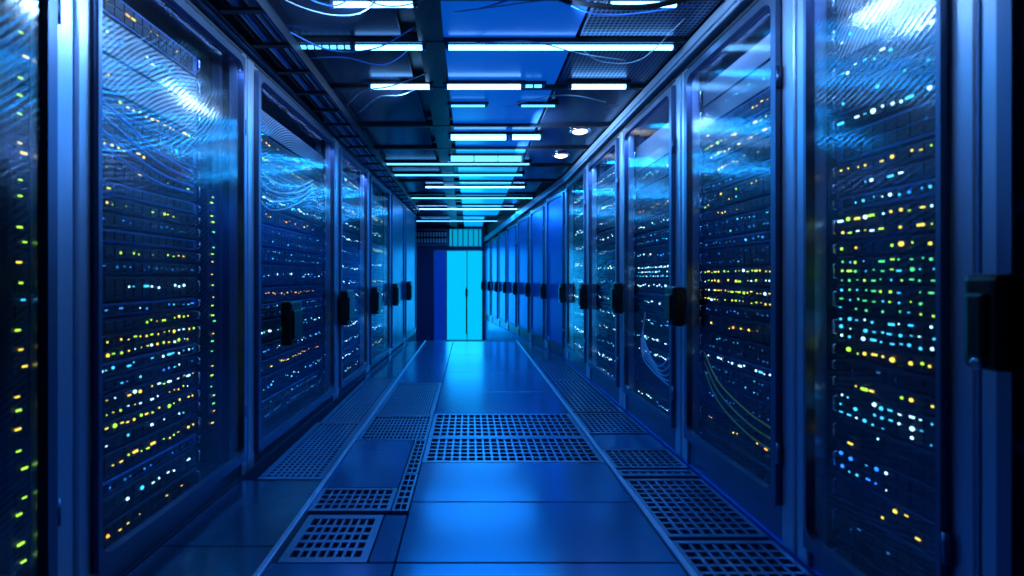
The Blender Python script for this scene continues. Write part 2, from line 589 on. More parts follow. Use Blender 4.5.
b = MB()
b.quad_prism([(0.78, 5.605), (1.18, 5.605), (right_x(FLOOR_END) - 0.015, FLOOR_END - 0.05), (0.78, FLOOR_END - 0.05)], -0.04, 0)
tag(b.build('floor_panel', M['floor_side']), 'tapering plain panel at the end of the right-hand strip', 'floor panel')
# left-hand strip between the edge strip and the cabinets
ys = [0.3, 1.16, 1.72, 2.28]
ls = ('closest to the viewer, mostly below the frame', 'nearest whole one in view', 'beside the second small coarse grate')
for k in range(3):
    b = MB()
    b.quad_prism([(left_x(ys[k]) + 0.012, ys[k] + 0.003), (-0.745, ys[k] + 0.003), (-0.745, ys[k + 1] - 0.003), (left_x(ys[k + 1]) + 0.012, ys[k + 1] - 0.003)], -0.04, 0)
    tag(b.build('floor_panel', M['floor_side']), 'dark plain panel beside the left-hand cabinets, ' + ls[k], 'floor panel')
floor_grate(-1.09, -0.75, 2.29, 3.2, 9, 24, 'dark fine grate beside the left-hand cabinets, nearer of two', 0.03, 0.55)
floor_grate(-1.07, -0.75, 3.2, 4.6, 9, 36, 'dark fine grate beside the left-hand cabinets, farther of two', 0.03, 0.55)
b = MB()
b.quad_prism([(left_x(4.6) + 0.012, 4.61), (-0.745, 4.61), (-0.745, FLOOR_END - 0.05), (left_x(FLOOR_END) + 0.012, FLOOR_END - 0.05)], -0.04, 0)
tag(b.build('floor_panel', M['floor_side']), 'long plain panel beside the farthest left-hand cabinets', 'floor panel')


# ------------------------------------------------------------------ cabinets
def handle(parent, u, z, w=0.085, h=0.22, deep=0.095):
    b = MB()
    b.box(u - w / 2, u + w / 2, -deep, -0.028, z - h / 2, z + h / 2, 0.016, 3)
    b.box(u - w / 2 + 0.018, u + w / 2 - 0.018, -deep - 0.012, -deep + 0.004, z - h * 0.36, z + h * 0.30, 0.008, 2)
    o = b.build('handle', M['black'], parent)
    b = MB()
    b.lathe([(0.013, 0.0), (0.013, -0.006), (0.009, -0.009)], 12, 'y', (u, -deep - 0.0, z - h * 0.43))
    b.build('lock', M['chrome'], parent)
    return o


def cabinet(side, y_near, y_far, top, label, handle_u=None, handle_z=0.86, door_z=(0.16, None), depth=1.0, x_near=None, x_far=None, post=0.075, hw=0.11, hh=0.22, border=0.028, pane='glass'):
    if side == 'R':
        a, c = Vector((x_far if x_far is not None else right_x(y_far), y_far, 0)), Vector((x_near if x_near is not None else right_x(y_near), y_near, 0))
    else:
        a, c = Vector((left_x(y_near), y_near, 0)), Vector((left_x(y_far), y_far, 0))
    W = (c - a).length
    ang = math.atan2(c.y - a.y, c.x - a.x)
    root = empty('server_cabinet', a, ang)
    tag(root, label, 'server cabinet', 'server cabinets along the aisle')
    g = 0.004
    for u0, u1 in ((g, post), (W - post, W - g)):                   # front posts, a shallow channel in each
        b = MB()
        b.box(u0, u1, 0.0, 0.07, 0.0, top, 0.008, 2)
        b.build('post', M['steel'], root)
    for u0, u1 in ((g, 0.02), (W - 0.02, W - g)):
        b = MB()
        b.box(u0, u1, 0.07, depth, 0.03, top - 0.02)
        b.build('side_panel', M['shell'], root)
    b = MB()
    b.box(g, W - g, 0.0, depth, top - 0.02, top, 0.004)
    b.box(W * 0.2, W * 0.8, 0.25, 0.75, top, top + 0.02, 0.004)
    b.build('top_panel', M['shell'], root)
    b = MB()
    b.box(0.02, W - 0.02, depth - 0.02, depth, 0.03, top - 0.02)
    b.build('rear_panel', M['inner'], root)
    b = MB()
    b.box(post, W - post, 0.012, 0.07, 0.0, door_z[0] - 0.02, 0.004)
    b.build('base_rail', M['frame'], root)
    b = MB()
    b.box(0.02, W - 0.02, 0.07, depth - 0.02, 0.03, 0.06)
    b.build('bottom_panel', M['inner'], root)
    zt = top - 0.04 if door_z[1] is None else door_z[1]
    b = MB()
    b.box(post, W - post, 0.006, 0.07, zt, top, 0.004)
    b.build('head_rail', M['steel'], root)
    b = MB()
    b.window_frame(post + 0.004, W - post - 0.004, door_z[0] - 0.015, zt - 0.005, (border, border, 0.04, 0.035), 0.05, -0.02, 0.012)
    d = b.build('door', M['frame'], root)
    b = MB()
    b.box(post + 0.024, W - post - 0.024, -0.006, -0.001, door_z[0] + 0.01, zt - 0.032)
    b.build('glass' if pane == 'glass' else 'door_panel', M[pane], d)
    for hz in (0.35, top - 0.4):
        b = MB()
        b.tube([(W - post + 0.002, -0.012, hz - 0.04), (W - post + 0.002, -0.012, hz + 0.04)], 0.009)
        b.build('hinge', M['frame'], d)
    if handle_u is not None:
        handle(d, handle_u, handle_z, hw, hh)
    # mounting rails inside, with square holes down their faces
    for u in (post + 0.012, W - post - 0.042):
        b = MB()
        b.box(u, u + 0.03, 0.095, 0.13, 0.08, top - 0.05)
        b.build('mounting_rail', M['frame'], root)
    return root, W, a, ang


# ------------------------------------------------------------------ servers and their lights
led_cache = {}


def led_mesh(color, shape):
    k = (color, shape)
    if k not in led_cache:
        b = MB()
        if shape == 'round':
            b.lathe([(1.0, 0.0), (0.95, -0.5), (0.6, -0.9), (0.1, -1.0)], 10, 'y')
        else:
            b.box(-1.5, 1.5, -0.8, 0, -0.55, 0.55, 0.2)
        o = b.build('indicator_light', LED[color])
        led_cache[k] = o.data
        D.objects.remove(o)
    return led_cache[k]


face_cache = {}


def face_meshes(kind, w, h):
    k = (kind, round(w, 3), round(h, 3))
    if k in face_cache:
        return face_cache[k]
    out = []
    b = MB()
    b.box(0.01, w - 0.01, 0.0, 0.62, 0.001, h - 0.001)
    out.append(('chassis', b.build('chassis', M['server_dark'])))
    b = MB()
    b.box(0.0, w, -0.012, 0.0, 0.002, h - 0.002, 0.002)
    fm = {'mesh': 'server_mesh', 'blue': 'server_blue'}.get(kind, 'server_dark')
    out.append(('faceplate', b.build('faceplate', M[fm])))
    b = MB()
    n = max(4, int(w / 0.045))
    rows = max(1, int(h / 0.04))
    if kind != 'mesh':
        for r in range(rows):
            for i in range(n):
                x0 = 0.03 + (w - 0.06) * i / n
                z0 = 0.008 + (h - 0.016) * r / rows
                b.box(x0 + 0.002, x0 + (w - 0.06) / n - 0.002, -0.016, -0.010, z0 + 0.002, z0 + (h - 0.016) / rows - 0.002, 0.001)
        out.append(('drive_bays', b.build('drive_bays', M['slot'])))
    else:
        b.bm.free()
    for u in (0.012, w - 0.012):
        b = MB()
        b.tube([(u, -0.01, h * 0.2), (u, -0.032, h * 0.25), (u, -0.032, h * 0.75), (u, -0.01, h * 0.8)], 0.004, 6)
        out.append(('grip', b.build('grip', M['chrome'])))
    face_cache[k] = [(nm, o.data) for nm, o in out]
    for nm, o in out:
        D.objects.remove(o)
    return face_cache[k]


def leds_for(pattern, w, h, rnd):
    """a list of (u, z, colour, shape, size) for one face"""
    L = []
    cols, dens, rws, size, span = pattern
    n = max(3, int((span[1] - span[0]) * w / 0.030))
    for r in range(rws):
        z = h * (r + 0.5) / rws
        for i in range(n):
            if rnd.random() < dens:
                u = w * span[0] + w * (span[1] - span[0]) * (i + 0.5) / n
                if not (0.016 < u < w - 0.016):
                    continue
                L.append((u + rnd.uniform(-0.006, 0.006), z + rnd.uniform(-0.1, 0.1) * h / rws, rnd.choice(cols), 'round' if rnd.random() < 0.6 else 'bar', size * rnd.choice((0.42, 0.55, 0.6, 0.7, 0.8, 1.05))))
    return L


COLOR_WORD = {'yellow': 'yellow', 'amber': 'amber', 'green': 'green', 'lime': 'lime green', 'white': 'white', 'cyan': 'cyan', 'blue': 'blue', 'dim': 'faint blue'}


def fill(root, W, a, ang, spec, where, u0=None, u1=None, v=0.09, detailed=True, seed=1):
    """SPEC: a list from the top down of (bottom z, height, kind, pattern)"""
    rnd = random.Random(seed)
    R = Matrix.Rotation(ang, 3, 'Z')
    u0 = 0.09 if u0 is None else u0
    u1 = W - 0.09 if u1 is None else u1
    w = u1 - u0
    for k, (z, h, kind, pat) in enumerate(spec):
        s = empty('server', a + R @ Vector((u0, v, z)), ang)
        main = COLOR_WORD[pat[0][0]]
        what = {'mesh': 'perforated pale server', 'blue': 'blue-faced server', 'dark': 'dark server'}[kind]
        tag(s, f'{what} with {main} lights, {ORD[k]} {"" if k == 0 else "from top "}in {where}', 'server', 'servers racked in ' + where)
        for nm, me in face_meshes(kind, w, h):
            if not detailed and nm == 'grip':
                continue
            link_mesh(nm, me, s)
        leds = leds_for(pat, w, h, rnd)
        if detailed:
            for u, zz, c, shp, size in leds:
                o = link_mesh('indicator_light', led_mesh(c, shp), s, (u, -0.015, zz))
                o.scale = (size, size, size)
                o['label'] = COLOR_WORD[c] + ' indicator light'
        elif leds:
            by = {}
            for u, zz, c, shp, size in leds:
                by.setdefault(c, []).append((u, zz, size))
            for c, ps in by.items():
                b = MB()
                for u, zz, size in ps:
                    b.box(u - size * 1.3, u + size * 1.3, -0.02, -0.014, zz - size * 0.8, zz + size * 0.8)
                b.build('indicator_lights', LED[c], s)


def power_strip(root_a, ang, u, v, z0, z1, label, colors, n, seed):
    rnd = random.Random(seed)
    R = Matrix.Rotation(ang, 3, 'Z')
    s = tag(empty('power_strip', root_a + R @ Vector((u, v, z0)), ang), label, 'power strip')
    b = MB()
    b.box(-0.028, 0.028, 0.0, 0.05, 0.0, z1 - z0, 0.004)
    b.build('casing', M['server_dark'], s)
    b = MB()
    for k in range(int((z1 - z0) / 0.075)):
        z = 0.03 + k * 0.075
        b.box(-0.018, 0.018, -0.006, 0.004, z, z + 0.045, 0.004)
    b.build('sockets', M['slot'], s)
    for k in range(n):
        z = (z1 - z0) * (k + 0.5 + rnd.uniform(-0.3, 0.3)) / n
        o = link_mesh('indicator_light', led_mesh(rnd.choice(colors), 'bar'), s, (rnd.uniform(-0.012, 0.012), -0.004, z))
        q = rnd.uniform(0.0035, 0.0065)
        o.scale = (q, q, q)


def cable(name, pts, r, material, label, cat='cable', group=None, n=6):
    """a smooth cable through PTS (Catmull-Rom)"""
    P = [Vector(p) for p in pts]
    P = [P[0] * 2 - P[1]] + P + [P[-1] * 2 - P[-2]]
    out = []
    for i in range(1, len(P) - 2):
        for k in range(8):
            t = k / 8
            out.append(0.5 * ((2 * P[i]) + (P[i + 1] - P[i - 1]) * t + (2 * P[i - 1] - 5 * P[i] + 4 * P[i + 1] - P[i + 2]) * t * t + (3 * P[i] - P[i - 1] - 3 * P[i + 1] + P[i + 2]) * t ** 3))
    out.append(P[-2])
    b = MB()
    b.tube(out, r, n)
    return tag(b.build(name, M[material]), label, cat, group)


# patterns: (colours, density, rows, size, span along the width)
Y_ROW = (['yellow', 'yellow', 'lime'], 0.75, 1, 0.0075, (0.03, 0.97))
Y_THIN = (['yellow', 'amber', 'yellow'], 0.4, 1, 0.006, (0.03, 0.9))
Y_DENSE = (['yellow', 'yellow', 'lime', 'white'], 0.85, 2, 0.0065, (0.03, 0.97))
G_DENSE = (['green', 'green', 'cyan', 'green', 'lime'], 0.9, 3, 0.0058, (0.03, 0.97))
W_DENSE = (['white', 'cyan', 'cyan'], 0.85, 3, 0.0060, (0.03, 0.97))
W_ROW = (['white', 'cyan', 'white'], 0.6, 1, 0.0075, (0.03, 0.97))
C_ROW = (['cyan', 'blue', 'white'], 0.6, 1, 0.0065, (0.03, 0.97))
B_ROW = (['blue', 'cyan', 'dim'], 0.7, 1, 0.006, (0.05, 0.95))
DIM = (['dim', 'blue'], 0.55, 1, 0.005, (0.05, 0.95))
DIM2 = (['dim', 'dim', 'cyan'], 0.6, 2, 0.005, (0.05, 0.95))
NONE = (['dim'], 0.12, 1, 0.004, (0.05, 0.95))


def stack(z_top, items, gap=0.008):
    out, z = [], z_top
    for h, kind, pat in items:
        z -= h
        out.append((z, h, kind, pat))
        z -= gap
    return out


TOP = 2.20
# --- right-hand row
rb = [0.42, 1.063, 1.66, 2.56, 3.55, 4.58, 5.6]
r0 = cabinet('R', rb[0], rb[1], TOP, 'nearest right-hand cabinet, cut off at the frame edge, with the big black latch', 0.085, 0.93, hw=0.075, hh=0.21, post=0.05)
r1 = cabinet('R', rb[1], rb[2], TOP, 'second right-hand cabinet, glowing densely with green and white lights', post=0.062, border=0.012, door_z=(0.09, None))
r2 = cabinet('R', rb[2], rb[3], TOP, 'third right-hand cabinet, with rows of small yellow lights', 0.06, 0.87)
r3 = cabinet('R', rb[3], rb[4], TOP, 'fourth right-hand cabinet, with looped cables and pale blue lights', 0.06, 0.87, hh=0.24)
r4 = cabinet('R', rb[4], rb[5], TOP, 'fifth right-hand cabinet, with a vertical trail of white lights', 0.06, 0.84, hh=0.26)
r5 = cabinet('R', rb[5], rb[6], TOP, 'sixth right-hand cabinet, last before the row angles inward', 0.06, 0.84, hh=0.24)
far = []
N = 7
for k in range(N):
    y0 = TURN + (BACK - 0.05 - TURN) * k / N
    y1 = TURN + (BACK - 0.05 - TURN) * (k + 1) / N
    far.append(cabinet('R', y0, y1, TOP - 0.045 * (k + 1), f'{NTH[6 + k]} right-hand cabinet, {["first", "second", "third", "fourth", "fifth", "sixth", "last"][k]} of the inward-angled far stretch', 0.07, 0.84, depth=0.8, hh=0.22, hw=0.09, pane='blue_sheen'))

fill(*r0, stack(1.95, [(0.13, 'dark', NONE)] * 12, 0.01), 'the nearest right-hand cabinet', seed=3)
fill(*r1, stack(2.02, [(0.10, 'mesh', C_ROW), (0.14, 'mesh', W_ROW), (0.09, 'dark', W_ROW), (0.09, 'blue', B_ROW), (0.05, 'dark', W_ROW), (0.10, 'blue', NONE),
                       (0.05, 'dark', Y_ROW), (0.05, 'dark', W_ROW), (0.05, 'blue', C_ROW), (0.09, 'dark', Y_DENSE), (0.05, 'dark', Y_ROW), (0.09, 'dark', G_DENSE), (0.09, 'dark', G_DENSE),
                       (0.09, 'dark', W_DENSE), (0.05, 'dark', Y_ROW), (0.05, 'dark', NONE), (0.05, 'dark', Y_ROW), (0.09, 'dark', W_DENSE), (0.09, 'dark', (['yellow', 'white'], 0.3, 2, 0.006, (0.03, 0.5))),
                       (0.09, 'dark', (['white', 'cyan', 'blue'], 0.75, 2, 0.006, (0.03, 0.5))), (0.09, 'dark', (['yellow'], 0.35, 2, 0.006, (0.4, 0.75))), (0.13, 'dark', NONE), (0.13, 'dark', NONE)], 0.006),
     'the second right-hand cabinet', seed=5)
fill(*r2, stack(2.07, [(0.11, 'mesh', NONE), (0.11, 'mesh', B_ROW), (0.09, 'blue', Y_THIN), (0.05, 'dark', Y_ROW), (0.05, 'dark', Y_ROW), (0.09, 'dark', Y_THIN), (0.05, 'blue', B_ROW), (0.09, 'dark', (['yellow', 'lime', 'cyan'], 0.45, 2, 0.006, (0.03, 0.97))),
                       (0.05, 'dark', Y_THIN), (0.09, 'dark', DIM2), (0.05, 'blue', B_ROW), (0.09, 'dark', DIM2), (0.09, 'dark', Y_DENSE), (0.09, 'dark', Y_DENSE), (0.05, 'dark', DIM), (0.09, 'dark', Y_THIN),
                       (0.09, 'dark', DIM2), (0.05, 'blue', W_ROW), (0.09, 'dark', DIM2), (0.13, 'dark', DIM), (0.13, 'dark', Y_THIN), (0.13, 'dark', NONE), (0.10, 'dark', Y_THIN)], 0.006),
     'the third right-hand cabinet', seed=8)
fill(*r3, stack(2.03, [(0.20, 'mesh', NONE), (0.13, 'blue', C_ROW), (0.09, 'dark', DIM2), (0.13, 'dark', Y_THIN), (0.09, 'dark', W_ROW), (0.09, 'blue', DIM2), (0.13, 'dark', C_ROW), (0.09, 'dark', W_DENSE), (0.09, 'dark', W_ROW),
                       (0.13, 'blue', C_ROW), (0.13, 'dark', C_ROW), (0.09, 'dark', W_ROW), (0.09, 'dark', W_ROW), (0.2, 'blue', NONE), (0.13, 'dark', C_ROW)], 0.008),
     'the fourth right-hand cabinet', seed=9)
fill(*r4, stack(2.03, [(0.13, 'blue', W_ROW), (0.13, 'dark', C_ROW)] * 7, 0.01), 'the fifth right-hand cabinet', seed=10)
fill(*r5, stack(2.03, [(0.18, 'blue', W_ROW), (0.18, 'dark', C_ROW)] * 5, 0.01), 'the sixth right-hand cabinet', detailed=False, seed=12)

power_strip(r1[2], r1[3], r1[1] - 0.055, 0.05, 0.80, 0.99, 'short status light bar with white lights at the near edge of the second right-hand cabinet', ['white', 'white', 'cyan', 'blue'], 6, 9)

# --- left-hand row
lb = [0.42, 1.37, 2.37, 3.80, 4.85, 6.0, 7.1, 8.3]
l0 = cabinet('L', lb[0], lb[1], TOP, 'nearest left-hand cabinet, cut off at the frame edge, with a green light column', post=0.075, door_z=(0.10, None))
l1 = cabinet('L', lb[1], lb[2], TOP, 'second left-hand cabinet, stacked with yellow-lit servers behind wide glass', post=0.055, border=0.014, door_z=(0.10, None))
l2 = cabinet('L', lb[2], lb[3], TOP, 'third left-hand cabinet, the widest, with its latch out on the glass', 0.40, 0.75, door_z=(0.09, None), hh=0.27, hw=0.17)
l3 = cabinet('L', lb[3], lb[4], TOP, 'fourth left-hand cabinet, with a big dark latch', 0.10, 0.77, door_z=(0.09, None), hh=0.30, hw=0.20)
l4 = cabinet('L', lb[4], lb[5], TOP, 'fifth left-hand cabinet, with a yellow glint by its latch', 0.12, 0.78, door_z=(0.09, None), hh=0.30, hw=0.20)
l5 = cabinet('L', lb[5], lb[6], TOP, 'sixth left-hand cabinet, second from the far end', 0.12, 0.80, pane='satin_dark', door_z=(0.09, None), hh=0.30, hw=0.20)
l6 = cabinet('L', lb[6], lb[7], TOP, 'seventh left-hand cabinet, the one at the far end', 0.12, 0.82, pane='satin_dark', door_z=(0.09, None), hh=0.30, hw=0.20)

EDGE = (['yellow', 'yellow', 'white'], 0.85, 1, 0.007, (0.02, 0.25))
ENDS = (['yellow', 'lime'], 0.5, 1, 0.006, (0.02, 0.97))
fill(*l0, stack(1.95, [(0.13, 'dark', NONE)] * 12, 0.01), 'the nearest left-hand cabinet', u1=0.68, seed=31)
power_strip(l0[2], l0[3], 0.85, 0.07, 0.20, 1.75, 'slim upright power strip with lime green lights inside the nearest left-hand cabinet', ['lime', 'lime', 'yellow', 'cyan'], 26, 4)
fill(*l1, stack(2.04, [(0.09, 'blue', Y_THIN), (0.13, 'mesh', C_ROW), (0.12, 'mesh', EDGE), (0.05, 'dark', Y_ROW), (0.10, 'blue', B_ROW), (0.05, 'dark', (['yellow', 'yellow'], 0.9, 1, 0.008, (0.02, 0.5))),
                       (0.09, 'dark', ENDS), (0.05, 'blue', EDGE), (0.05, 'dark', ENDS), (0.05, 'dark', DIM), (0.05, 'blue', EDGE), (0.05, 'dark', ENDS), (0.05, 'dark', DIM), (0.09, 'dark', W_ROW), (0.05, 'blue', C_ROW), (0.05, 'dark', ENDS),
                       (0.09, 'dark', Y_DENSE), (0.05, 'blue', W_ROW), (0.05, 'dark', C_ROW), (0.09, 'dark', Y_DENSE), (0.05, 'dark', Y_ROW), (0.05, 'dark', W_ROW), (0.09, 'dark', Y_ROW), (0.05, 'blue', DIM), (0.09, 'dark', W_ROW), (0.09, 'dark', Y_THIN)], 0.006),
     'the second left-hand cabinet', u0=0.072, u1=0.70, seed=33)
power_strip(l1[2], l1[3], 0.80, 0.07, 0.30, 1.45, 'slim upright power strip with green lights inside the second left-hand cabinet', ['green', 'lime', 'yellow'], 24, 5)
fill(*l2, stack(2.03, [(0.13, 'mesh', NONE), (0.09, 'dark', Y_THIN), (0.09, 'dark', ENDS), (0.13, 'blue', C_ROW), (0.09, 'dark', W_ROW), (0.09, 'dark', Y_THIN), (0.13, 'blue', DIM2), (0.09, 'dark', DIM2), (0.13, 'dark', C_ROW), (0.09, 'dark', Y_THIN),
                       (0.09, 'blue', DIM2), (0.13, 'dark', W_ROW), (0.09, 'dark', C_ROW), (0.09, 'dark', Y_THIN), (0.13, 'dark', C_ROW), (0.13, 'blue', DIM2)], 0.01),
     'the third left-hand cabinet', seed=35)
fill(*l3, stack(2.03, [(0.13, 'blue', W_ROW), (0.13, 'dark', C_ROW)] * 7, 0.01), 'the fourth left-hand cabinet', seed=36)
fill(*l4, stack(2.03, [(0.18, 'dark', C_ROW), (0.18, 'dark', ENDS)] * 5, 0.01), 'the fifth left-hand cabinet', detailed=False, seed=37)

# unseen blue fill lights added at the cabinet heads to brighten the server faces
for cb, pw in ((r1, 1.6), (r2, 2.2), (r3, 3.0), (r4, 3.0), (l1, 1.6), (l2, 2.2), (l3, 2.2)):
    R = Matrix.Rotation(cb[3], 3, 'Z')
    p = cb[2] + R @ Vector((cb[1] / 2, 0.045, 2.13))
    area_lamp('cabinet_fill', p, cb[1] * 0.7, 0.02, pw, (0.16, 0.36, 1.0), (0, 0, cb[3]))

# ------------------------------------------------------------------ beams along the tops, ceiling
b = MB()
b.box(RIGHT - 0.03, RIGHT + 0.10, -1.4, TURN, TOP + 0.022, TOP + 0.10, 0.006)
b.box(RIGHT - 0.045, RIGHT - 0.028, -1.4, TURN, TOP + 0.035, TOP + 0.085, 0.003)
structure(b.build('trim_7', M['bright_beam']))
b = MB()
q = [(RIGHT - 0.03, TURN), (RIGHT + 0.10, TURN), (RX_END + 0.10, BACK), (RX_END - 0.03, BACK)]
z0s, z1s = (TOP + 0.022, TOP + 0.022, 1.905, 1.905), (TOP + 0.10, TOP + 0.10, 2.02, 2.02)
lo = [b.bm.verts.new((x, y, z)) for (x, y), z in zip(q, z0s)]
hi = [b.bm.verts.new((x, y, z)) for (x, y), z in zip(q, z1s)]
b.bm.faces.new(lo[::-1]); b.bm.faces.new(hi)
for k in range(4):
    b.bm.faces.new((lo[k], lo[(k + 1) % 4], hi[(k + 1) % 4], hi[k]))
structure(b.build('trim_8', M['bright_beam']))
b = MB()
b.quad_prism([(RIGHT + 0.02, TURN), (RX_END + 0.03, BACK), (RX_END + 0.10, BACK), (RIGHT + 0.09, TURN)], 2.03, CEIL + 0.05)
structure(b.build('wall_upper', M['beam']))
b = MB()
b.quad_prism([(left_x(-1.4) - 0.09, -1.4), (left_x(-1.4) + 0.02, -1.4), (left_x(8.3) + 0.02, 8.3), (left_x(8.3) - 0.09, 8.3)], TOP + 0.022, TOP + 0.09)
structure(b.build('trim_9', M['bright_beam']))
b = MB()                          # dark beam that runs along the ceiling, slightly askew
b.quad_prism([(-0.225, 0.2), (-0.10, 0.2), (-0.31, BACK), (-0.47, BACK)], CEIL - 0.012, CEIL + 0.05)
structure(b.build('trim_10', M['beam']))

# ceiling panels: three columns between cross beams
cols = ((-1.12, -0.36, 'left'), (-0.14, 0.56, 'middle'), (0.58, 1.16, 'right'))
edges = [0.9, 1.55, 2.03, 2.42, 3.0, 3.75, 4.4, 5.1, 5.9, 6.8, 7.8, 9.2, 11.2]
for k in range(len(edges) - 1):
    y0, y1 = edges[k], edges[k + 1]
    for cx, (x0, x1, nm) in enumerate(cols):
        if nm == 'right' and y0 > TURN + 0.2:
            x1 = max(x0 + 0.2, right_x(y1) - 0.06)
            if right_x(y1) < 0.66:
                continue
        if nm == 'left':
            x0 = -1.05
        if nm == 'middle':
            kind, word = ('panel_cyan', 'cyan-glowing') if k >= 6 else ('panel_glow', 'blue-glowing')
            if right_x(y1) - 0.06 < x1:
                x1 = right_x(y1) - 0.06
        elif (nm == 'right' and k in (2, 3)) or (nm == 'left' and k in (1,)):
            kind, word = 'panel_mesh', 'perforated'
        else:
            kind, word = 'panel_dark', 'dark glossy'
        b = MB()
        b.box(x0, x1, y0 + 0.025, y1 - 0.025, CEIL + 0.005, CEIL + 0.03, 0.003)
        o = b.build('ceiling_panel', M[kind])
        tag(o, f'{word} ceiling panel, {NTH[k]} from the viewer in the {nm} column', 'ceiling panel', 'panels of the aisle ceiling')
    b = MB()
    b.box(-1.12, min(1.17, right_x(y1) - 0.03), y1 - 0.02, y1 + 0.02, CEIL - 0.015, CEIL + 0.04, 0.004)
    structure(b.build(f'trim_{20 + k}', M['beam']))


# ceiling lights ------------------------------------------------------
def ceil_at(px, py):
    s = (278 - py) / (CEIL - 0.025 - EYE)
    return (px - 470) / s, F / s


light_words = []


def tube_light(px0, px1, py, label, r=0.016, mt='tube', segs=1):
    x0, y = ceil_at(px0, py)
    x1, _ = ceil_at(px1, py)
    root = tag(empty('ceiling_light', ((x0 + x1) / 2, y, CEIL)), label, 'ceiling light', 'tube lights under the aisle ceiling')
    h = (x1 - x0) / 2
    b = MB()
    b.box(-h - 0.02, h + 0.02, -r * 1.5, r * 1.5, -0.018, 0.004, 0.003)
    b.build('housing', M['beam'], root)
    n = segs
    for k in range(n):
        a0 = -h + 2 * h * k / n
        a1 = -h + 2 * h * (k + 1) / n
        b = MB()
        b.tube([(a0 + 0.006, 0, -0.018 - r * 0.8), (a1 - 0.006, 0, -0.018 - r * 0.8)], r, 10)
        b.build('tube', M[mt], root)
    for e in (-h, h):
        b = MB()
        b.box(e - 0.010, e + 0.010, -r * 1.2, r * 1.2, -0.018 - r * 1.9, -0.004, 0.003)
        b.build('end_cap', M['frame'], root)
    return root


tube_light(332, 415, 4, 'short bright tube light nearest the viewer, in the left ceiling column', 0.012)
tube_light(608, 678, 4, 'short bright tube light nearest the viewer, in the right ceiling column', 0.012)
tube_light(292, 352, 47, 'dotted dim end of the long light row nearest the left cabinets', 0.010, 'tube_soft', 8)
tube_light(354, 424, 47, 'bright tube light in the long second row, left of the dark beam', 0.013)
tube_light(447, 674, 47, 'longest tube light, reaching from the dark beam to the right cabinet tops', 0.013)
tube_light(370, 431, 86, 'bright tube light in the third row, left of the dark beam', 0.016)
tube_light(446, 522, 86, 'bright tube light in the third row, beside the dark beam', 0.016)
tube_light(524, 543, 86, 'short dim tube end in the middle of the third row', 0.010, 'tube_soft', 2)
tube_light(570, 627, 86, 'bright tube light in the third row, by the right cabinets', 0.015)
tube_light(450, 486, 106, 'slim dim tube light behind the third row, beside the dark beam', 0.008, 'tube_soft')
tube_light(520, 556, 106, 'slim dim tube light behind the third row, away from the beam', 0.008, 'tube_soft')
tube_light(450, 507, 136, 'thick white tube light in the fifth row beside the dark beam', 0.024)
tube_light(511, 541, 136, 'short white tube light ending the fifth row', 0.022)
tube_light(450, 522, 157, 'broad glowing light block behind the fifth row', 0.03, 'tube_soft', 3)
for py, a, c, w in ((164, 385, 530, 'first'), (175, 392, 523, 'second'), (187, 425, 525, 'third'), (198, 408, 533, 'fourth'), (209, 412, 531, 'fifth'), (221, 415, 517, 'sixth')):
    tube_light(a, c, py, f'slim full-width tube light in the far ceiling, {w} behind the broad block', 0.011, 'tube' if py in (187, 209) else 'tube_soft')


def downlight(px, py, r, label):
    x, y = ceil_at(px, py)
    root = tag(empty('downlight', (x, y, CEIL)), label, 'downlight')
    b = MB()
    b.lathe([(r * 0.95, 0.01), (r * 1.25, 0.0), (r * 1.3, -0.012), (r * 1.02, -0.016), (r * 1.0, -0.004)], 24)
    b.build('ring', M['chrome'], root)
    b = MB()
    b.lathe([(r * 0.98, -0.002), (r * 0.9, -0.018), (r * 0.5, -0.03), (r * 0.1, -0.034)], 24)
    b.build('bulb', M['bulb'], root)


downlight(580, 133, 0.07, 'round warm white downlight by the right cabinet tops, nearer of two')
downlight(561, 157, 0.07, 'round warm white downlight by the right cabinet tops, farther of two')

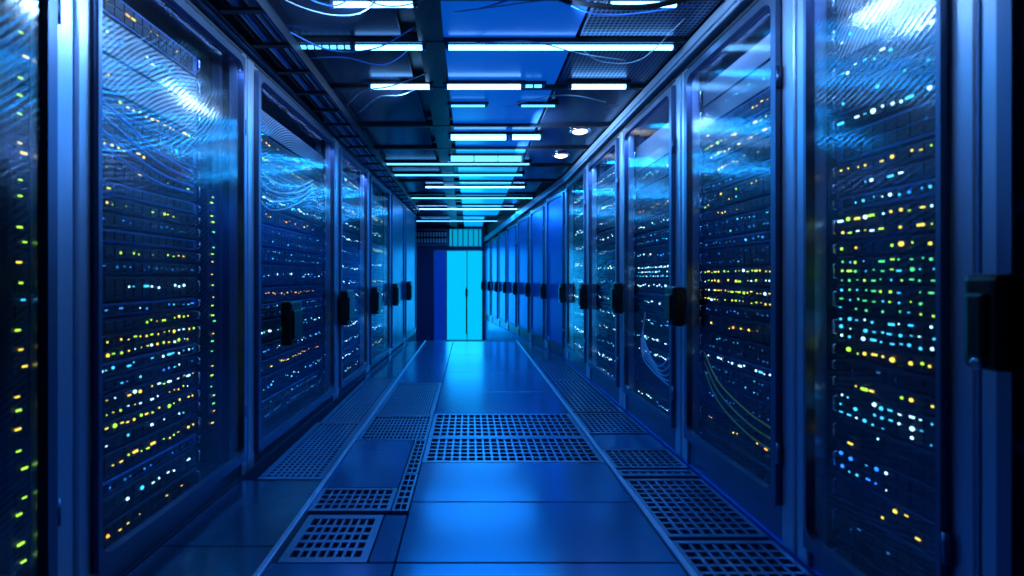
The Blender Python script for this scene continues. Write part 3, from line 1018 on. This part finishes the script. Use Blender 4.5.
# cables slung under the ceiling ---------------------------------------
zc = CEIL - 0.03
cl = [((0.10, 1.75), (0.35, 1.95), (0.75, 2.02), (1.12, 1.98), 'cable_black', 0.012, 'thick black cable slung from the dark beam towards the right cabinet tops'),
      ((0.05, 1.62), (0.45, 1.86), (0.80, 1.90), (1.10, 1.80), 'cable_grey', 0.004, 'thin pale cable running beside the thick black ceiling cable'),
      ((-0.08, 2.15), (0.25, 2.00), (0.55, 1.90), (0.95, 1.70), 'cable_grey', 0.003, 'thin pale cable crossing the thick black ceiling cable'),
      ((-0.05, 2.45), (0.30, 2.33), (0.60, 2.44), (0.90, 2.62), 'cable_grey', 0.003, 'thin pale cable drooping behind the longest tube light'),
      ((-0.60, 1.90), (-0.40, 2.02), (-0.20, 1.96), (-0.02, 1.85), 'cable_grey', 0.003, 'thin pale cable crossing under the dark beam nearest the viewer'),
      ((-0.95, 2.30), (-0.75, 2.42), (-0.50, 2.38), (-0.28, 2.28), 'cable_blue', 0.004, 'thin blue cable left of the dark beam behind the second light row'),
      ((-0.90, 3.30), (-0.70, 2.95), (-0.50, 2.85), (-0.25, 2.78), 'cable_grey', 0.004, 'pale cable slanting left of the dark beam behind the third light row'),
      ((-0.85, 3.45), (-0.62, 3.05), (-0.45, 2.98), (-0.25, 2.92), 'cable_grey', 0.004, 'pale cable slanting just behind another left of the dark beam'),
      ((0.25, 3.35), (0.50, 3.05), (0.70, 3.0), (0.98, 3.25), 'cable_grey', 0.004, 'pale cable arching before the fifth light row in the right ceiling column'),
      ((0.60, 2.48), (0.75, 2.55), (0.95, 2.5), (1.05, 2.2), 'cable_grey', 0.003, 'thin pale cable curling down by the right end of the longest tube'),
      ((-0.98, 1.75), (-0.78, 2.02), (-0.50, 2.06), (-0.25, 1.78), 'cable_grey', 0.003, 'thin pale cable arching in the left ceiling column nearest the viewer'),
      ((-0.90, 1.72), (-0.72, 1.96), (-0.55, 1.98), (-0.36, 1.70), 'cable_blue', 0.003, 'thin blue cable arching inside the pale one nearest the viewer'),
      ((0.05, 2.12), (0.30, 1.95), (0.62, 2.08), (1.05, 2.10), 'cable_blue', 0.004, 'thin blue cable waving just before the longest tube light'),
      ((-0.95, 2.60), (-0.70, 2.50), (-0.48, 2.56), (-0.26, 2.40), 'cable_blue', 0.003, 'thin blue cable just before the third light row, left of the beam'),
      ]
for p0, p1, p2, p3, mt, r, lab in cl:
    cable('ceiling_cable', [(p0[0], p0[1], CEIL - 0.005), (p1[0], p1[1], zc - 0.02), (p2[0], p2[1], zc - 0.03), (p3[0], p3[1], CEIL - 0.005)], r, mt, lab)

# cable tray over the left-hand row with cables lying in it
tr = tag(empty('cable_tray', (-1.02, 0, CEIL - 0.07)), 'dark ladder cable tray hung along the tops of the left-hand cabinets', 'cable tray')
b = MB()
b.box(-0.11, -0.10, 0.4, 8.2, -0.02, 0.04)
b.build('side_rail', M['beam'], tr)
b = MB()
b.box(0.10, 0.11, 0.4, 8.2, -0.02, 0.04)
b.build('side_rail', M['beam'], tr)
for k in range(26):
    b = MB()
    b.box(-0.10, 0.10, 0.5 + k * 0.3, 0.53 + k * 0.3, -0.015, 0.0)
    b.build('rung', M['beam'], tr)
for k in range(6):
    rn = random.Random(k)
    x = -1.09 + k * 0.028
    pts = [(x + rn.uniform(-0.008, 0.008), 0.45 + j * 1.1, CEIL - 0.055) for j in range(8)]
    cable('tray_cable', pts, 0.009, ['cable_black', 'cable_grey', 'cable_blue'][k % 3],
          f'{["black", "pale", "blue"][k % 3]} cable lying in the left-hand cable tray, {["outer", "outer", "outer", "inner", "inner", "inner"][k]} of the two that colour')

# patch cables inside cabinets -----------------------------------------


def patch(cb, pts, mt, r, label, group):
    R = Matrix.Rotation(cb[3], 3, 'Z')
    cable('patch_cable', [cb[2] + R @ Vector(p) for p in pts], r, mt, label, 'cable', group)


for k in range(5):
    u = 0.52 + 0.03 * k
    patch(r3, [(0.28 - 0.02 * k, 0.075, 0.78 - 0.05 * k), (0.30, 0.055, 0.60 - 0.04 * k), (u, 0.05, 0.44 - 0.02 * k), (u + 0.16, 0.055, 0.5 - 0.03 * k), (u + 0.2, 0.075, 0.62)], 'cable_grey', 0.005,
          'pale patch cable in the loop low in the fourth right-hand cabinet', 'patch cables looped in the fourth right-hand cabinet')
for k in range(4):
    patch(l1, [(0.12, 0.072, 1.66 - 0.05 * k), (0.22, 0.05, 1.60 - 0.05 * k), (0.42, 0.045, 1.52 - 0.04 * k), (0.66, 0.072, 1.50 - 0.03 * k)], 'cable_blue', 0.006,
          'blue patch cable swept across the upper servers of the second left-hand cabinet', 'patch cables swept across the second left-hand cabinet')
for k in range(4):
    patch(l2, [(0.15, 0.072, 1.75 - 0.06 * k), (0.35, 0.05, 1.62 - 0.06 * k), (0.75, 0.05, 1.66 - 0.04 * k), (1.1, 0.072, 1.78 - 0.03 * k)], 'cable_grey', 0.005,
          'pale patch cable drooping high in the third left-hand cabinet', 'patch cables drooping in the third left-hand cabinet')
for k in range(3):
    patch(r2, [(0.12, 0.072, 0.62 - 0.05 * k), (0.30, 0.05, 0.50 - 0.05 * k), (0.55, 0.05, 0.42 - 0.05 * k), (0.78, 0.072, 0.38 - 0.04 * k)], 'cable_yellow', 0.004,
          'yellow patch cable sagging low in the third right-hand cabinet', 'patch cables sagging in the third right-hand cabinet')
